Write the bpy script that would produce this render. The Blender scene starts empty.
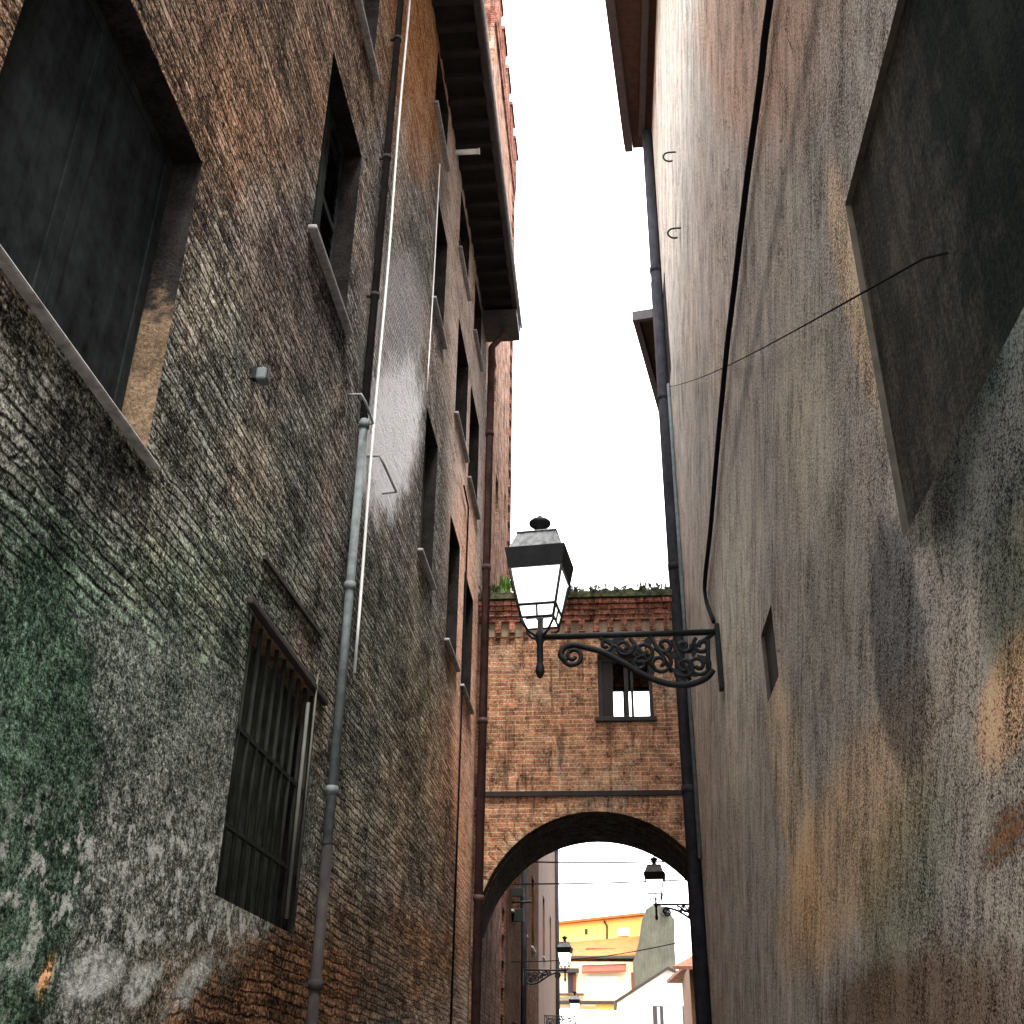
import bpy, math, random
from mathutils import Vector, Matrix
rnd = random.Random(7)
scn = bpy.context.scene
COL = scn.collection

# ------------------------------------------------------------------ camera
FPX = 1100.0
PITCH, YAW, ROLL = math.radians(28), math.radians(5.0), math.radians(0.72)
CAM = Vector((0, 0, 1.6))
Fw = Vector((-math.sin(YAW)*math.cos(PITCH), math.cos(YAW)*math.cos(PITCH), math.sin(PITCH)))
Rt = Vector((math.cos(YAW), math.sin(YAW), 0)); Up = Rt.cross(Fw)
CX = Rt*math.cos(ROLL) + Up*math.sin(ROLL); CY = Up*math.cos(ROLL) - Rt*math.sin(ROLL)
cd = bpy.data.cameras.new('camera'); cam = bpy.data.objects.new('camera', cd); COL.objects.link(cam)
cd.sensor_width = 36; cd.lens = FPX/1024*36; cd.clip_end = 3000; cd.clip_start = .05
M = Matrix.Identity(4)
for i in range(3):
    M[i][0] = CX[i]; M[i][1] = CY[i]; M[i][2] = -Fw[i]; M[i][3] = CAM[i]
cam.matrix_world = M
scn.camera = cam

def ray(x, y): return Fw + CX*((x-512)/FPX) + CY*((512-y)/FPX)
def at_y(x, y, Y):
    r = ray(x, y); return CAM + r*(Y/r.y)
def at_x(x, y, X):
    r = ray(x, y); return CAM + r*(X/r.x)

# ------------------------------------------------------------------ mesh builder
class MB:
    def __init__(s): s.v = []; s.f = []; s.m = []; s.sm = []
    def face(s, pts, mi=0, smooth=False):
        i = len(s.v); s.v += [tuple(p) for p in pts]; s.f.append(list(range(i, i+len(pts)))); s.m.append(mi); s.sm.append(smooth)
    def box(s, x0, x1, y0, y1, z0, z1, mi=0, mat=None):
        c = [(x0,y0,z0),(x1,y0,z0),(x1,y1,z0),(x0,y1,z0),(x0,y0,z1),(x1,y0,z1),(x1,y1,z1),(x0,y1,z1)]
        if mat: c = [tuple(mat @ Vector(p)) for p in c]
        i = len(s.v); s.v += c
        for q in [(0,3,2,1),(4,5,6,7),(0,1,5,4),(1,2,6,5),(2,3,7,6),(3,0,4,7)]:
            s.f.append([i+k for k in q]); s.m.append(mi); s.sm.append(False)
    def prism(s, pts, vec, mi=0):
        n = len(pts); i = len(s.v); vec = Vector(vec)
        s.v += [tuple(p) for p in pts] + [tuple(Vector(p)+vec) for p in pts]
        s.f.append([i+k for k in range(n)]); s.f.append([i+n+k for k in reversed(range(n))])
        for k in range(n): s.f.append([i+k, i+n+k, i+n+(k+1) % n, i+(k+1) % n])
        s.m += [mi]*(n+2); s.sm += [False]*(n+2)
    def frustum(s, cx, cy, z0, a0, z1, a1, rot=0, mi=0, cap=True):
        c, sn = math.cos(rot), math.sin(rot); i = len(s.v)
        for z, a in ((z0, a0), (z1, a1)):
            for px, py in ((-1,-1),(1,-1),(1,1),(-1,1)):
                s.v.append((cx+a*(px*c-py*sn), cy+a*(px*sn+py*c), z))
        q = [(0,1,5,4),(1,2,6,5),(2,3,7,6),(3,0,4,7)]
        if cap: q += [(0,3,2,1),(4,5,6,7)]
        for k in q: s.f.append([i+j for j in k]); s.m.append(mi); s.sm.append(False)
    def tube(s, pts, r, n=8, mi=0, r1=None):
        pts = [Vector(p) for p in pts]; L = len(pts); i0 = len(s.v); up = None
        for k, p in enumerate(pts):
            t = (pts[min(k+1, L-1)]-pts[max(k-1, 0)]).normalized()
            if up is None: up = t.orthogonal().normalized()
            up = (up - t*up.dot(t)).normalized(); w = t.cross(up)
            rr = r if r1 is None else r+(r1-r)*k/(L-1)
            for a in range(n):
                an = 2*math.pi*a/n; s.v.append(tuple(p+up*math.cos(an)*rr+w*math.sin(an)*rr))
        for k in range(L-1):
            for a in range(n):
                b = (a+1) % n
                s.f.append([i0+k*n+a, i0+k*n+b, i0+(k+1)*n+b, i0+(k+1)*n+a]); s.m.append(mi); s.sm.append(True)
        s.f.append([i0+a for a in reversed(range(n))]); s.f.append([i0+(L-1)*n+a for a in range(n)])
        s.m += [mi]*2; s.sm += [False]*2
    def lathe(s, cx, cy, prof, n=16, mi=0):
        i0 = len(s.v)
        for r, z in prof:
            for a in range(n):
                an = 2*math.pi*a/n; s.v.append((cx+r*math.cos(an), cy+r*math.sin(an), z))
        for k in range(len(prof)-1):
            for a in range(n):
                b = (a+1) % n
                s.f.append([i0+k*n+a, i0+k*n+b, i0+(k+1)*n+b, i0+(k+1)*n+a]); s.m.append(mi); s.sm.append(True)
        s.f.append([i0+a for a in reversed(range(n))]); s.f.append([i0+(len(prof)-1)*n+a for a in range(n)])
        s.m += [mi]*2; s.sm += [False]*2
    def build(s, name, mats, parent=None, bevel=0):
        me = bpy.data.meshes.new(name); me.from_pydata(s.v, [], s.f)
        if not isinstance(mats, (list, tuple)): mats = [mats]
        for m in mats: me.materials.append(m)
        me.polygons.foreach_set('material_index', s.m); me.polygons.foreach_set('use_smooth', s.sm); me.update()
        o = bpy.data.objects.new(name, me); COL.objects.link(o)
        if parent: attach(o, parent)
        if bevel:
            b = o.modifiers.new('bevel', 'BEVEL'); b.width = bevel; b.segments = 2; b.limit_method = 'ANGLE'
        return o

def world_loc(o):
    return o.location + (world_loc(o.parent) + o.matrix_parent_inverse.to_translation() if o.parent else Vector())
def attach(o, parent):      # mesh data stays in world coordinates, the origin of the parent only carries it
    o.parent = parent; o.matrix_parent_inverse = Matrix.Translation(-world_loc(parent))
def tag(o, label=None, cat=None, group=None, kind=None):
    for k, v in (('label', label), ('category', cat), ('group', group), ('kind', kind)):
        if v: o[k] = v
    return o
def thing(name, label, cat, loc=(0,0,0), group=None):
    o = bpy.data.objects.new(name, None); COL.objects.link(o); o.location = loc; o.empty_display_size = .3
    return tag(o, label, cat, group)
def copy_tree(o, parent=None):
    c = o.copy(); COL.objects.link(c)
    if parent: c.parent = parent
    for ch in list(o.children): copy_tree(ch, c)
    return c

# ------------------------------------------------------------------ material helper
class G:
    def __init__(s, name, rough=.9, spec=.2):
        s.mat = bpy.data.materials.new(name); s.mat.use_nodes = True; s.nt = s.mat.node_tree
        s.b = s.nt.nodes['Principled BSDF']; s.b.inputs['Roughness'].default_value = rough
        s.b.inputs['Specular IOR Level'].default_value = spec
        s._pos = None
    def n(s, t, **kw):
        nd = s.nt.nodes.new(t)
        for k, v in kw.items(): setattr(nd, k, v)
        return nd
    def put(s, sock, v):
        if isinstance(v, bpy.types.NodeSocket): s.nt.links.new(v, sock)
        elif isinstance(v, (tuple, list)) and len(v) == 3 and sock.type == 'RGBA': sock.default_value = (*v, 1)
        else: sock.default_value = v
    @property
    def pos(s):
        if s._pos is None: s._pos = s.n('ShaderNodeTexCoord').outputs['Object']
        return s._pos
    def sep(s, v):
        nd = s.n('ShaderNodeSeparateXYZ'); s.put(nd.inputs[0], v); return nd.outputs
    def comb(s, x, y, z=0.0):
        nd = s.n('ShaderNodeCombineXYZ')
        for i, v in enumerate((x, y, z)): s.put(nd.inputs[i], v)
        return nd.outputs[0]
    def m(s, op, a, b=0.0, clamp=False):
        nd = s.n('ShaderNodeMath', operation=op); nd.use_clamp = clamp
        s.put(nd.inputs[0], a); s.put(nd.inputs[1], b); return nd.outputs[0]
    def vm(s, op, a, b):
        nd = s.n('ShaderNodeVectorMath', operation=op); s.put(nd.inputs[0], a); s.put(nd.inputs[1], b)
        return nd.outputs['Value'] if op in ('DOT_PRODUCT', 'LENGTH') else nd.outputs[0]
    def noise(s, v, scale, detail=4, rough=.6, dist=0, color=False):
        nd = s.n('ShaderNodeTexNoise'); s.put(nd.inputs['Vector'], v); nd.inputs['Scale'].default_value = scale
        nd.inputs['Detail'].default_value = detail; nd.inputs['Roughness'].default_value = rough; nd.inputs['Distortion'].default_value = dist
        return nd.outputs['Color' if color else 'Fac']
    def mr(s, v, a, b, c=0.0, d=1.0, smooth=True):
        nd = s.n('ShaderNodeMapRange'); nd.interpolation_type = 'SMOOTHSTEP' if smooth else 'LINEAR'
        for i, q in enumerate((v, a, b, c, d)): s.put(nd.inputs[i], q)
        return nd.outputs[0]
    def mix(s, f, a, b, blend='MIX'):
        nd = s.n('ShaderNodeMix', data_type='RGBA', blend_type=blend)
        s.put(nd.inputs[0], f); s.put(nd.inputs[6], a); s.put(nd.inputs[7], b); return nd.outputs[2]
    def ramp(s, v, stops):
        nd = s.n('ShaderNodeValToRGB'); s.put(nd.inputs[0], v); e = nd.color_ramp.elements
        while len(e) < len(stops): e.new(.5)
        for q, (p, c) in zip(e, stops): q.position = p; q.color = (*c, 1)
        return nd.outputs[0]
    def bump(s, h, strength=.5, dist=.02):
        nd = s.n('ShaderNodeBump'); nd.inputs['Strength'].default_value = strength; nd.inputs['Distance'].default_value = dist
        s.put(nd.inputs['Height'], h); s.nt.links.new(nd.outputs[0], s.b.inputs['Normal'])
    def out(s, c): s.put(s.b.inputs['Base Color'], c); return s.mat

def simple(name, c, rough=.7, var=.35, scale=14, spec=.3, metal=0, streak=True):
    g = G(name, rough, spec); p = g.pos; x, y, z = g.sep(p)
    a = g.noise(p, scale, 5, .65)
    if streak:
        b = g.noise(g.comb(g.m('MULTIPLY', x, 5.0), g.m('MULTIPLY', y, 5.0), g.m('MULTIPLY', z, .6)), 2.0, 4, .6)
        a = g.m('ADD', g.m('MULTIPLY', a, .55), g.m('MULTIPLY', b, .45))
    k = g.mr(a, .32, .68, 1-var, 1+var, False)
    nd = g.vm('MULTIPLY', c, g.comb(k, k, k)); g.bump(a, .25, .01); g.b.inputs['Metallic'].default_value = metal
    return g.out(nd)

def stain(g, Q, wob, c, a, b, lo=1.15, hi=.55, amp=1.1):
    """blotch on a wall: c centre, a and b half axes (points on the wall), all in wall metres (y, z)"""
    ax = (a[0]-c[0], a[1]-c[1]); bx = (b[0]-c[0], b[1]-c[1]); det = ax[0]*bx[1]-ax[1]*bx[0]
    q = g.vm('SUBTRACT', Q, (c[0], c[1], 0))
    u = g.vm('DOT_PRODUCT', q, (bx[1]/det, -bx[0]/det, 0)); v = g.vm('DOT_PRODUCT', q, (-ax[1]/det, ax[0]/det, 0))
    d = g.vm('LENGTH', g.comb(u, v), (0,0,0))
    d = g.m('ADD', d, g.m('MULTIPLY', g.m('SUBTRACT', wob, .5), amp))
    return g.mr(d, lo, hi, 0.0, 1.0)

# ------------------------------------------------------------------ world and light
w = bpy.data.worlds.new('World'); scn.world = w; w.use_nodes = True
nt = w.node_tree; bg = nt.nodes['Background']
sky = nt.nodes.new('ShaderNodeTexSky'); sky.sky_type = 'NISHITA'; sky.sun_disc = False
SUN_EL, SUN_AZ = math.radians(68), math.radians(156)     # azimuth clockwise from +Y: behind the camera
sky.sun_elevation = SUN_EL; sky.sun_rotation = SUN_AZ; sky.dust_density = 3
mx = nt.nodes.new('ShaderNodeMix'); mx.data_type = 'RGBA'; mx.inputs[0].default_value = .8
mx.inputs[7].default_value = (6.2, 6.2, 6.3, 1)          # unbroken bright cloud cover
nt.links.new(sky.outputs[0], mx.inputs[6]); nt.links.new(mx.outputs[2], bg.inputs['Color']); bg.inputs['Strength'].default_value = .14
ld = bpy.data.lights.new('sun', 'SUN'); ld.energy = 1.4; ld.angle = math.radians(16); ld.color = (1, .96, .9)
lo = bpy.data.objects.new('sun', ld); COL.objects.link(lo)
sd = Vector((math.sin(SUN_AZ)*math.cos(SUN_EL), math.cos(SUN_AZ)*math.cos(SUN_EL), math.sin(SUN_EL)))
lo.rotation_euler = sd.to_track_quat('Z', 'Y').to_euler()
scn.view_settings.view_transform = 'Standard'; scn.view_settings.look = 'None'
scn.view_settings.exposure = 3.1; scn.view_settings.gamma = 1
scn.cycles.max_bounces = 8; scn.cycles.diffuse_bounces = 5

XL, XR = -1.9, 1.30
YN = -2.2          # near end of both buildings, cut short behind the camera to let sky light in
def L(x, y): p = at_x(x, y, XL); return (p.y, p.z)
def Rr(x, y): p = at_x(x, y, XR); return (p.y, p.z)

# ------------------------------------------------------------------ big wall materials
def left_wall_mat():
    g = G('weathered_brick_and_plaster', .97, .02); p = g.pos; x, y, z = g.sep(p); Q = g.comb(y, z)
    wv = g.noise(Q, 1.6, 3, .6, color=True)
    Qw = g.vm('ADD', Q, g.vm('MULTIPLY', g.vm('SUBTRACT', wv, (.5,.5,.5)), (.3,.1,0)))
    Qw = g.vm('ADD', Qw, g.vm('MULTIPLY', g.vm('SUBTRACT', g.noise(Q, 9, 3, .6, color=True), (.5,.5,.5)), (.09,.035,0)))
    br = g.n('ShaderNodeTexBrick'); g.put(br.inputs['Vector'], Qw)
    for k, v in (('Scale',1),('Mortar Size',.011),('Mortar Smooth',.9),('Bias',0),('Brick Width',.3),('Row Height',.056)): br.inputs[k].default_value = v
    br.inputs['Color1'].default_value = (0,0,0,1); br.inputs['Color2'].default_value = (1,1,1,1); br.inputs['Mortar'].default_value = (.5,.5,.5,1)
    mort = br.outputs['Fac']; brand = g.sep(br.outputs['Color'])[0]
    n1 = g.noise(Q, .7, 5, .65); n2 = g.noise(Q, 3.2, 6, .7, .3); n3 = g.noise(Q, 17, 5, .75)
    n4 = g.noise(g.comb(g.m('MULTIPLY', y, 26.0), g.m('MULTIPLY', z, 40.0)), 1.0, 4, .8)
    vs = g.noise(g.comb(g.m('MULTIPLY', y, 5.0), g.m('MULTIPLY', z, .45)), 1.3, 5, .7)
    hs = g.noise(g.comb(g.m('MULTIPLY', y, 1.6), g.m('MULTIPLY', z, 17.0)), 1.1, 4, .7)
    n5 = g.noise(Q, 95, 3, .7); n6 = g.noise(Q, 45, 4, .75)
    def ce(v): return g.m('SUBTRACT', v, .5)
    t = .5
    for v, k in ((n2, .75), (n3, .9), (hs, .8), (brand, .1), (n4, .9), (n5, .9), (n6, 1.0), (vs, .4), (n1, .45)): t = g.m('ADD', t, g.m('MULTIPLY', ce(v), k))
    c = g.ramp(t, [(.2,(.006,.0058,.0055)),(.4,(.055,.05,.045)),(.52,(.19,.175,.155)),(.65,(.42,.39,.35)),(.84,(.85,.81,.75))])
    rust = g.mr(n1, .46, .62)
    c = g.mix(g.m('MULTIPLY', rust, .35), c, g.mix(1.0, c, (1.25,.9,.7), 'MULTIPLY'))
    dirt = g.mr(vs, .42, .58); c = g.mix(g.m('MULTIPLY', dirt, .5), c, g.mix(1.0, c, (.42,.42,.44), 'MULTIPLY'))
    wob = g.m('ADD', g.m('MULTIPLY', n2, .55), g.m('ADD', g.m('MULTIPLY', n3, .3), g.m('MULTIPLY', vs, .15)))
    def s(cc, aa, bb, col, k=.8, mul=False, **kw):
        nonlocal c
        f = g.m('MULTIPLY', stain(g, Q, wob, L(*cc), L(*aa), L(*bb), **kw), k)
        c = g.mix(f, c, g.mix(1.0, c, col, 'MULTIPLY') if mul else col)
    # exposed red and orange brick high up, pale pinkish render on the far third
    s((300,40),(440,40),(300,190),(1.15,.8,.58),.85,True)
    
    pk = g.ramp(t, [(.2,(.12,.08,.065)),(.42,(.5,.37,.3)),(.62,(.82,.68,.6))])
    s((468,420),(486,420),(455,-150),pk,.85,amp=1.6)
    s((466,800),(477,800),(455,300),pk,.6,amp=1.8)
    s((462,700),(480,700),(455,1000),(1.7,1.25,1.0),.7,True)
    s((200,200),(260,200),(200,380),(1.7,1.5,1.35),.6,True)
    s((300,300),(345,300),(290,430),(.6,.5,.54),.6,True)
    s((200,420),(330,380),(230,600),(1.3,1.4,1.3),.7,True)
    s((60,500),(130,480),(50,590),(.5,.55,.55),.7,True)
    s((230,590),(330,560),(200,700),(1.1,1.3,1.15),.6,True)
    s((428,40),(455,60),(424,190),g.ramp(t, [(.25,(.12,.04,.012)),(.5,(.6,.24,.07)),(.75,(.85,.45,.18))]),.6,amp=2.2)
    # limewash remains
    s((396,430),(418,425),(388,505),g.ramp(t, [(.15,(.4,.4,.42)),(.36,(.95,.94,.97))]),1.0,lo=1.4,hi=.8,amp=3.2)
    s((400,320),(425,320),(398,390),(.7,.68,.71),.4,lo=1.3,hi=.6,amp=2.6)
    # damp and moss towards the ground
    s((45,820),(130,790),(30,1150),(.6,.75,.65),.7,True)
    s((20,620),(120,600),(40,780),(.68,.9,.78),.7,True)
    s((130,700),(260,700),(130,800),(1.0,1.25,1.1),.7,True)
    s((390,720),(450,720),(370,930),(.95,1.0,.86),.7,True)
    s((440,880),(475,880),(430,640),(1.35,1.08,.85),.7,True)
    s((200,850),(330,830),(200,960),(1.5,1.55,1.35),.7,True)
    s((350,970),(470,960),(320,1080),(.95,.68,.46),.8,True)
    s((120,640),(300,620),(150,760),(.85,1.1,1.0),.5,True)
    # the old coat of plaster left on the lower wall hides the courses
    coat = g.mr(g.m('ADD', stain(g, Q, wob, L(110,830), L(330,800), L(80,560)), g.m('MULTIPLY', g.m('SUBTRACT', n6, .5), .8)), .3, .6)
    tp = .5
    for v, k in ((n2, .6), (n3, 1.0), (n5, 1.0), (n6, 1.3), (n4, .4), (n1, .3)): tp = g.m('ADD', tp, g.m('MULTIPLY', ce(v), k))
    pc = g.ramp(tp, [(.2,(.008,.009,.008)),(.4,(.06,.07,.06)),(.53,(.17,.19,.165)),(.66,(.38,.4,.36)),(.84,(.8,.8,.74))])
    c = g.mix(g.m('MULTIPLY', coat, .85), c, pc)
    gm = g.mr(g.m('ADD', stain(g, Q, wob, L(30,800), L(105,770), L(20,1100)), g.m('MULTIPLY', ce(n3), 1.2)), .3, .75)
    c = g.mix(g.m('MULTIPLY', gm, .8), c, g.mix(1.0, c, (.28,.5,.36), 'MULTIPLY'))
    s((290,990),(380,985),(280,1060),(.9,.55,.32),.7,True)
    # flaked patches of white
    fl = g.mr(g.noise(Q, 9, 5, .7), .52, .6)
    f = g.m('MULTIPLY', stain(g, Q, wob, L(170,890), L(300,880), L(160,1000)), fl); c = g.mix(g.m('MULTIPLY', f, .75), c, (.75,.75,.7))
    for q in (((95,975),(125,970),(92,1000)), ((140,985),(155,975),(138,1005)), ((190,985),(212,965),(185,1010))):
        f = g.m('MULTIPLY', stain(g, Q, g.m('ADD', wob, g.m('MULTIPLY', ce(n6), .9)), *[L(*k_) for k_ in q], lo=1.1, hi=.7, amp=2.2), .8)
        c = g.mix(f, c, g.mix(g.mr(n3, .35, .6), (.2,.2,.19), (.85,.85,.8)))
    s((46,975),(56,960),(42,1000),(3.5,1.6,.7),.7,True)
    wash = g.m('MAXIMUM', stain(g, Q, wob, L(396,430), L(418,425), L(388,505), lo=1.5, hi=.7, amp=2.2), g.m('MULTIPLY', stain(g, Q, wob, L(468,420), L(486,420), L(455,-150), amp=1.6), .8))
    cover = g.m('MAXIMUM', coat, wash)
    mort = g.m('MULTIPLY', mort, g.m('SUBTRACT', 1.0, g.m('MULTIPLY', cover, .95)))
    c = g.mix(g.m('MULTIPLY', mort, g.mr(n2, .4, .6, .2, .85)), c, g.mix(1.0, c, (.12,.115,.11), 'MULTIPLY'))
    h = g.m('SUBTRACT', g.m('ADD', g.m('MULTIPLY', n3, 1.1), g.m('ADD', g.m('MULTIPLY', n2, .9), g.m('MULTIPLY', brand, .25))), g.m('MULTIPLY', mort, .8))
    h = g.m('ADD', h, g.m('ADD', g.m('MULTIPLY', n6, .9), g.m('MULTIPLY', coat, .5)))
    g.bump(h, 1.0, .05)
    return g.out(c)

def right_wall_mat():
    g = G('stained_grey_plaster', .97, .02); p = g.pos; x, y, z = g.sep(p); Q = g.comb(y, z)
    n1 = g.noise(Q, .6, 5, .62); n2 = g.noise(Q, 2.6, 6, .68, .4); n3 = g.noise(Q, 22, 5, .8)
    n4 = g.noise(g.comb(g.m('MULTIPLY', y, 34.0), g.m('MULTIPLY', z, 30.0)), 1.4, 3, .8)
    vs = g.noise(g.comb(g.m('MULTIPLY', y, 7.0), g.m('MULTIPLY', z, .5)), 1.4, 6, .75)
    dg = g.noise(g.comb(g.m('ADD', g.m('MULTIPLY', y, 9.0), g.m('MULTIPLY', z, 8.0)), g.m('SUBTRACT', g.m('MULTIPLY', z, .6), g.m('MULTIPLY', y, .7))), 1.5, 5, .7)
    dl = g.noise(g.comb(g.m('ADD', g.m('MULTIPLY', y, 1.6), g.m('MULTIPLY', z, 1.4)), g.m('SUBTRACT', g.m('MULTIPLY', z, .25), g.m('MULTIPLY', y, .3))), 1.3, 3, .6)
    n5 = g.noise(Q, 110, 3, .7); n6 = g.noise(Q, 55, 4, .75)
    def ce(v): return g.m('SUBTRACT', v, .5)
    t = .5
    for v, k in ((n2, .6), (n3, .8), (vs, .6), (dg, .85), (dl, .5), (n4, .9), (n5, 1.4), (n6, 1.5), (n1, .3)): t = g.m('ADD', t, g.m('MULTIPLY', ce(v), k))
    c = g.ramp(t, [(.1,(.03,.027,.025)),(.3,(.18,.166,.152)),(.44,(.44,.41,.38)),(.57,(.66,.63,.59)),(.78,(.9,.88,.84))])
    c = g.mix(g.m('MULTIPLY', g.mr(n1, .45, .62), .5), c, g.mix(1.0, c, (1.05,.98,.9), 'MULTIPLY'))
    c = g.mix(1.0, c, (1.05,.985,.9), 'MULTIPLY')
    dirt = g.mr(vs, .48, .64); c = g.mix(g.m('MULTIPLY', dirt, .25), c, g.mix(1.0, c, (.5,.5,.48), 'MULTIPLY'))
    wob = g.m('ADD', g.m('MULTIPLY', n2, .5), g.m('ADD', g.m('MULTIPLY', n3, .25), g.m('MULTIPLY', vs, .25)))
    def s(cc, aa, bb, col, k=.8, mul=False, **kw):
        nonlocal c
        f = g.m('MULTIPLY', stain(g, Q, wob, Rr(*cc), Rr(*aa), Rr(*bb), **kw), k)
        c = g.mix(f, c, g.mix(1.0, c, col, 'MULTIPLY') if mul else col)
    s((740,20),(860,20),(735,150),(1.25,.88,.72),.7,True)
    s((720,260),(800,250),(715,420),(1.3,1.22,1.2),.6,True)
    s((735,640),(765,640),(735,820),(1.5,1.5,1.4),.7,True)
    s((800,420),(850,420),(800,560),(1.2,1.2,1.1),.6,True)
    s((790,790),(812,790),(770,640),(1.6,1.35,1.05),.7,True)
    s((850,270),(872,290),(875,420),(1.8,1.45,1.1),.7,True)
    # dark grey and green patches
    s((895,640),(930,650),(905,790),(.34,.36,.42),.8,True, lo=1.05, hi=.75)
    s((985,440),(1070,440),(950,600),(.3,.36,.38),.85,True)
    s((945,450),(1000,420),(925,570),(.34,.35,.33),.9,True,amp=1.6)
    s((1015,560),(1060,560),(1000,660),(.4,.46,.42),.7,True)
    s((975,290),(1040,290),(965,420),(.35,.55,.55),.85,True)
    s((840,590),(885,560),(850,700),(.72,.74,.72),.6,True)
    s((1010,610),(1050,600),(1000,700),(.4,.45,.4),.6,True)
    # rust runs low down
    lost = g.m('MULTIPLY', stain(g, Q, g.m('ADD', wob, ce(n6)), Rr(1006,835), Rr(1035,822), Rr(988,872), lo=1.2, hi=.5, amp=2.8), .75)
    br = g.n('ShaderNodeTexBrick'); g.put(br.inputs['Vector'], Q)
    for k, v in (('Scale',1),('Mortar Size',.009),('Mortar Smooth',.5),('Brick Width',.25),('Row Height',.06)): br.inputs[k].default_value = v
    br.inputs['Color1'].default_value = (.5,.2,.07,1); br.inputs['Color2'].default_value = (.36,.14,.06,1); br.inputs['Mortar'].default_value = (.26,.2,.14,1)
    kk = g.mr(g.m('ADD', n3, n6), .75, 1.25, .35, 1.5); c = g.mix(lost, c, g.mix(1.0, br.outputs['Color'], g.comb(kk, kk, kk), 'MULTIPLY'))
    s((1005,700),(1040,690),(990,780),(1.9,1.3,.85),.7,True)
    s((830,870),(910,860),(790,990),(1.45,1.12,.78),.7,True)
    s((900,880),(960,870),(880,990),(.62,.7,.55),.6,True)
    s((900,1015),(1080,980),(880,950),(.42,.27,.17),.75,True)
    # soft dark band along the wall under the cable
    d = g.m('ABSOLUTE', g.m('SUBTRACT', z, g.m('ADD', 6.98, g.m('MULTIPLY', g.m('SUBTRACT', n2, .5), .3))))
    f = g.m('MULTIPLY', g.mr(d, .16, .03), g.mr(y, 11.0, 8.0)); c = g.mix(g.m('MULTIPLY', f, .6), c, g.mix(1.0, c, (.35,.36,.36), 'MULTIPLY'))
    cr = g.m('ABSOLUTE', g.m('SUBTRACT', g.noise(Q, 1.1, 6, .6, .6), .5)); crk = g.m('MULTIPLY', g.mr(cr, .006, .001), g.mr(n1, .52, .6))
    c = g.mix(g.m('MULTIPLY', crk, .8), c, (.03,.027,.025))
    h = g.m('ADD', g.m('MULTIPLY', n3, .9), g.m('SUBTRACT', g.m('MULTIPLY', n2, .8), g.m('MULTIPLY', crk, 1.0)))
    h = g.m('ADD', h, g.m('SUBTRACT', g.m('MULTIPLY', n6, .9), g.m('MULTIPLY', lost, 1.0))); g.bump(h, 1.0, .035)
    return g.out(c)

def brick_mat(name, c1, c2, mortar, axes='xz', light=1.0):
    g = G(name, .97, .02); p = g.pos; o = g.sep(p); i = 'xyz'.index(axes[0]); Q = g.comb(o[i], o[2], 0.0)
    wv = g.noise(p, 2.0, 3, .6, color=True); Qw = g.vm('ADD', Q, g.vm('MULTIPLY', g.vm('SUBTRACT', wv, (.5,.5,.5)), (.05,.03,0)))
    br = g.n('ShaderNodeTexBrick'); g.put(br.inputs['Vector'], Qw)
    for k, v in (('Scale',1),('Mortar Size',.009),('Mortar Smooth',.4),('Brick Width',.26),('Row Height',.066)): br.inputs[k].default_value = v
    g.put(br.inputs['Color1'], c1); g.put(br.inputs['Color2'], c2); g.put(br.inputs['Mortar'], mortar)
    n1 = g.noise(p, 1.1, 5, .65); n2 = g.noise(p, 5, 6, .7); n3 = g.noise(p, 30, 4, .75)
    vs = g.noise(g.comb(g.m('MULTIPLY', o[0], 4.0), g.m('MULTIPLY', o[1], 4.0), g.m('MULTIPLY', o[2], .5)), 1.5, 5, .7)
    c = br.outputs['Color']
    c = g.mix(g.m('MULTIPLY', g.mr(n1, .5, .62), .42), c, mortar)
    k = g.mr(g.m('ADD', g.m('MULTIPLY', n2, .5), g.m('MULTIPLY', n3, .5)), .38, .64, .1, 1.9, False)
    c = g.mix(1.0, c, g.comb(k, k, k), 'MULTIPLY')
    c = g.mix(g.m('MULTIPLY', g.mr(vs, .5, .62), .75), c, g.mix(1.0, c, (.22,.22,.22), 'MULTIPLY'))
    g.bump(g.m('SUBTRACT', g.m('ADD', n2, n3), br.outputs['Fac']), .8, .02)
    return g.out(c)

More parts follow.
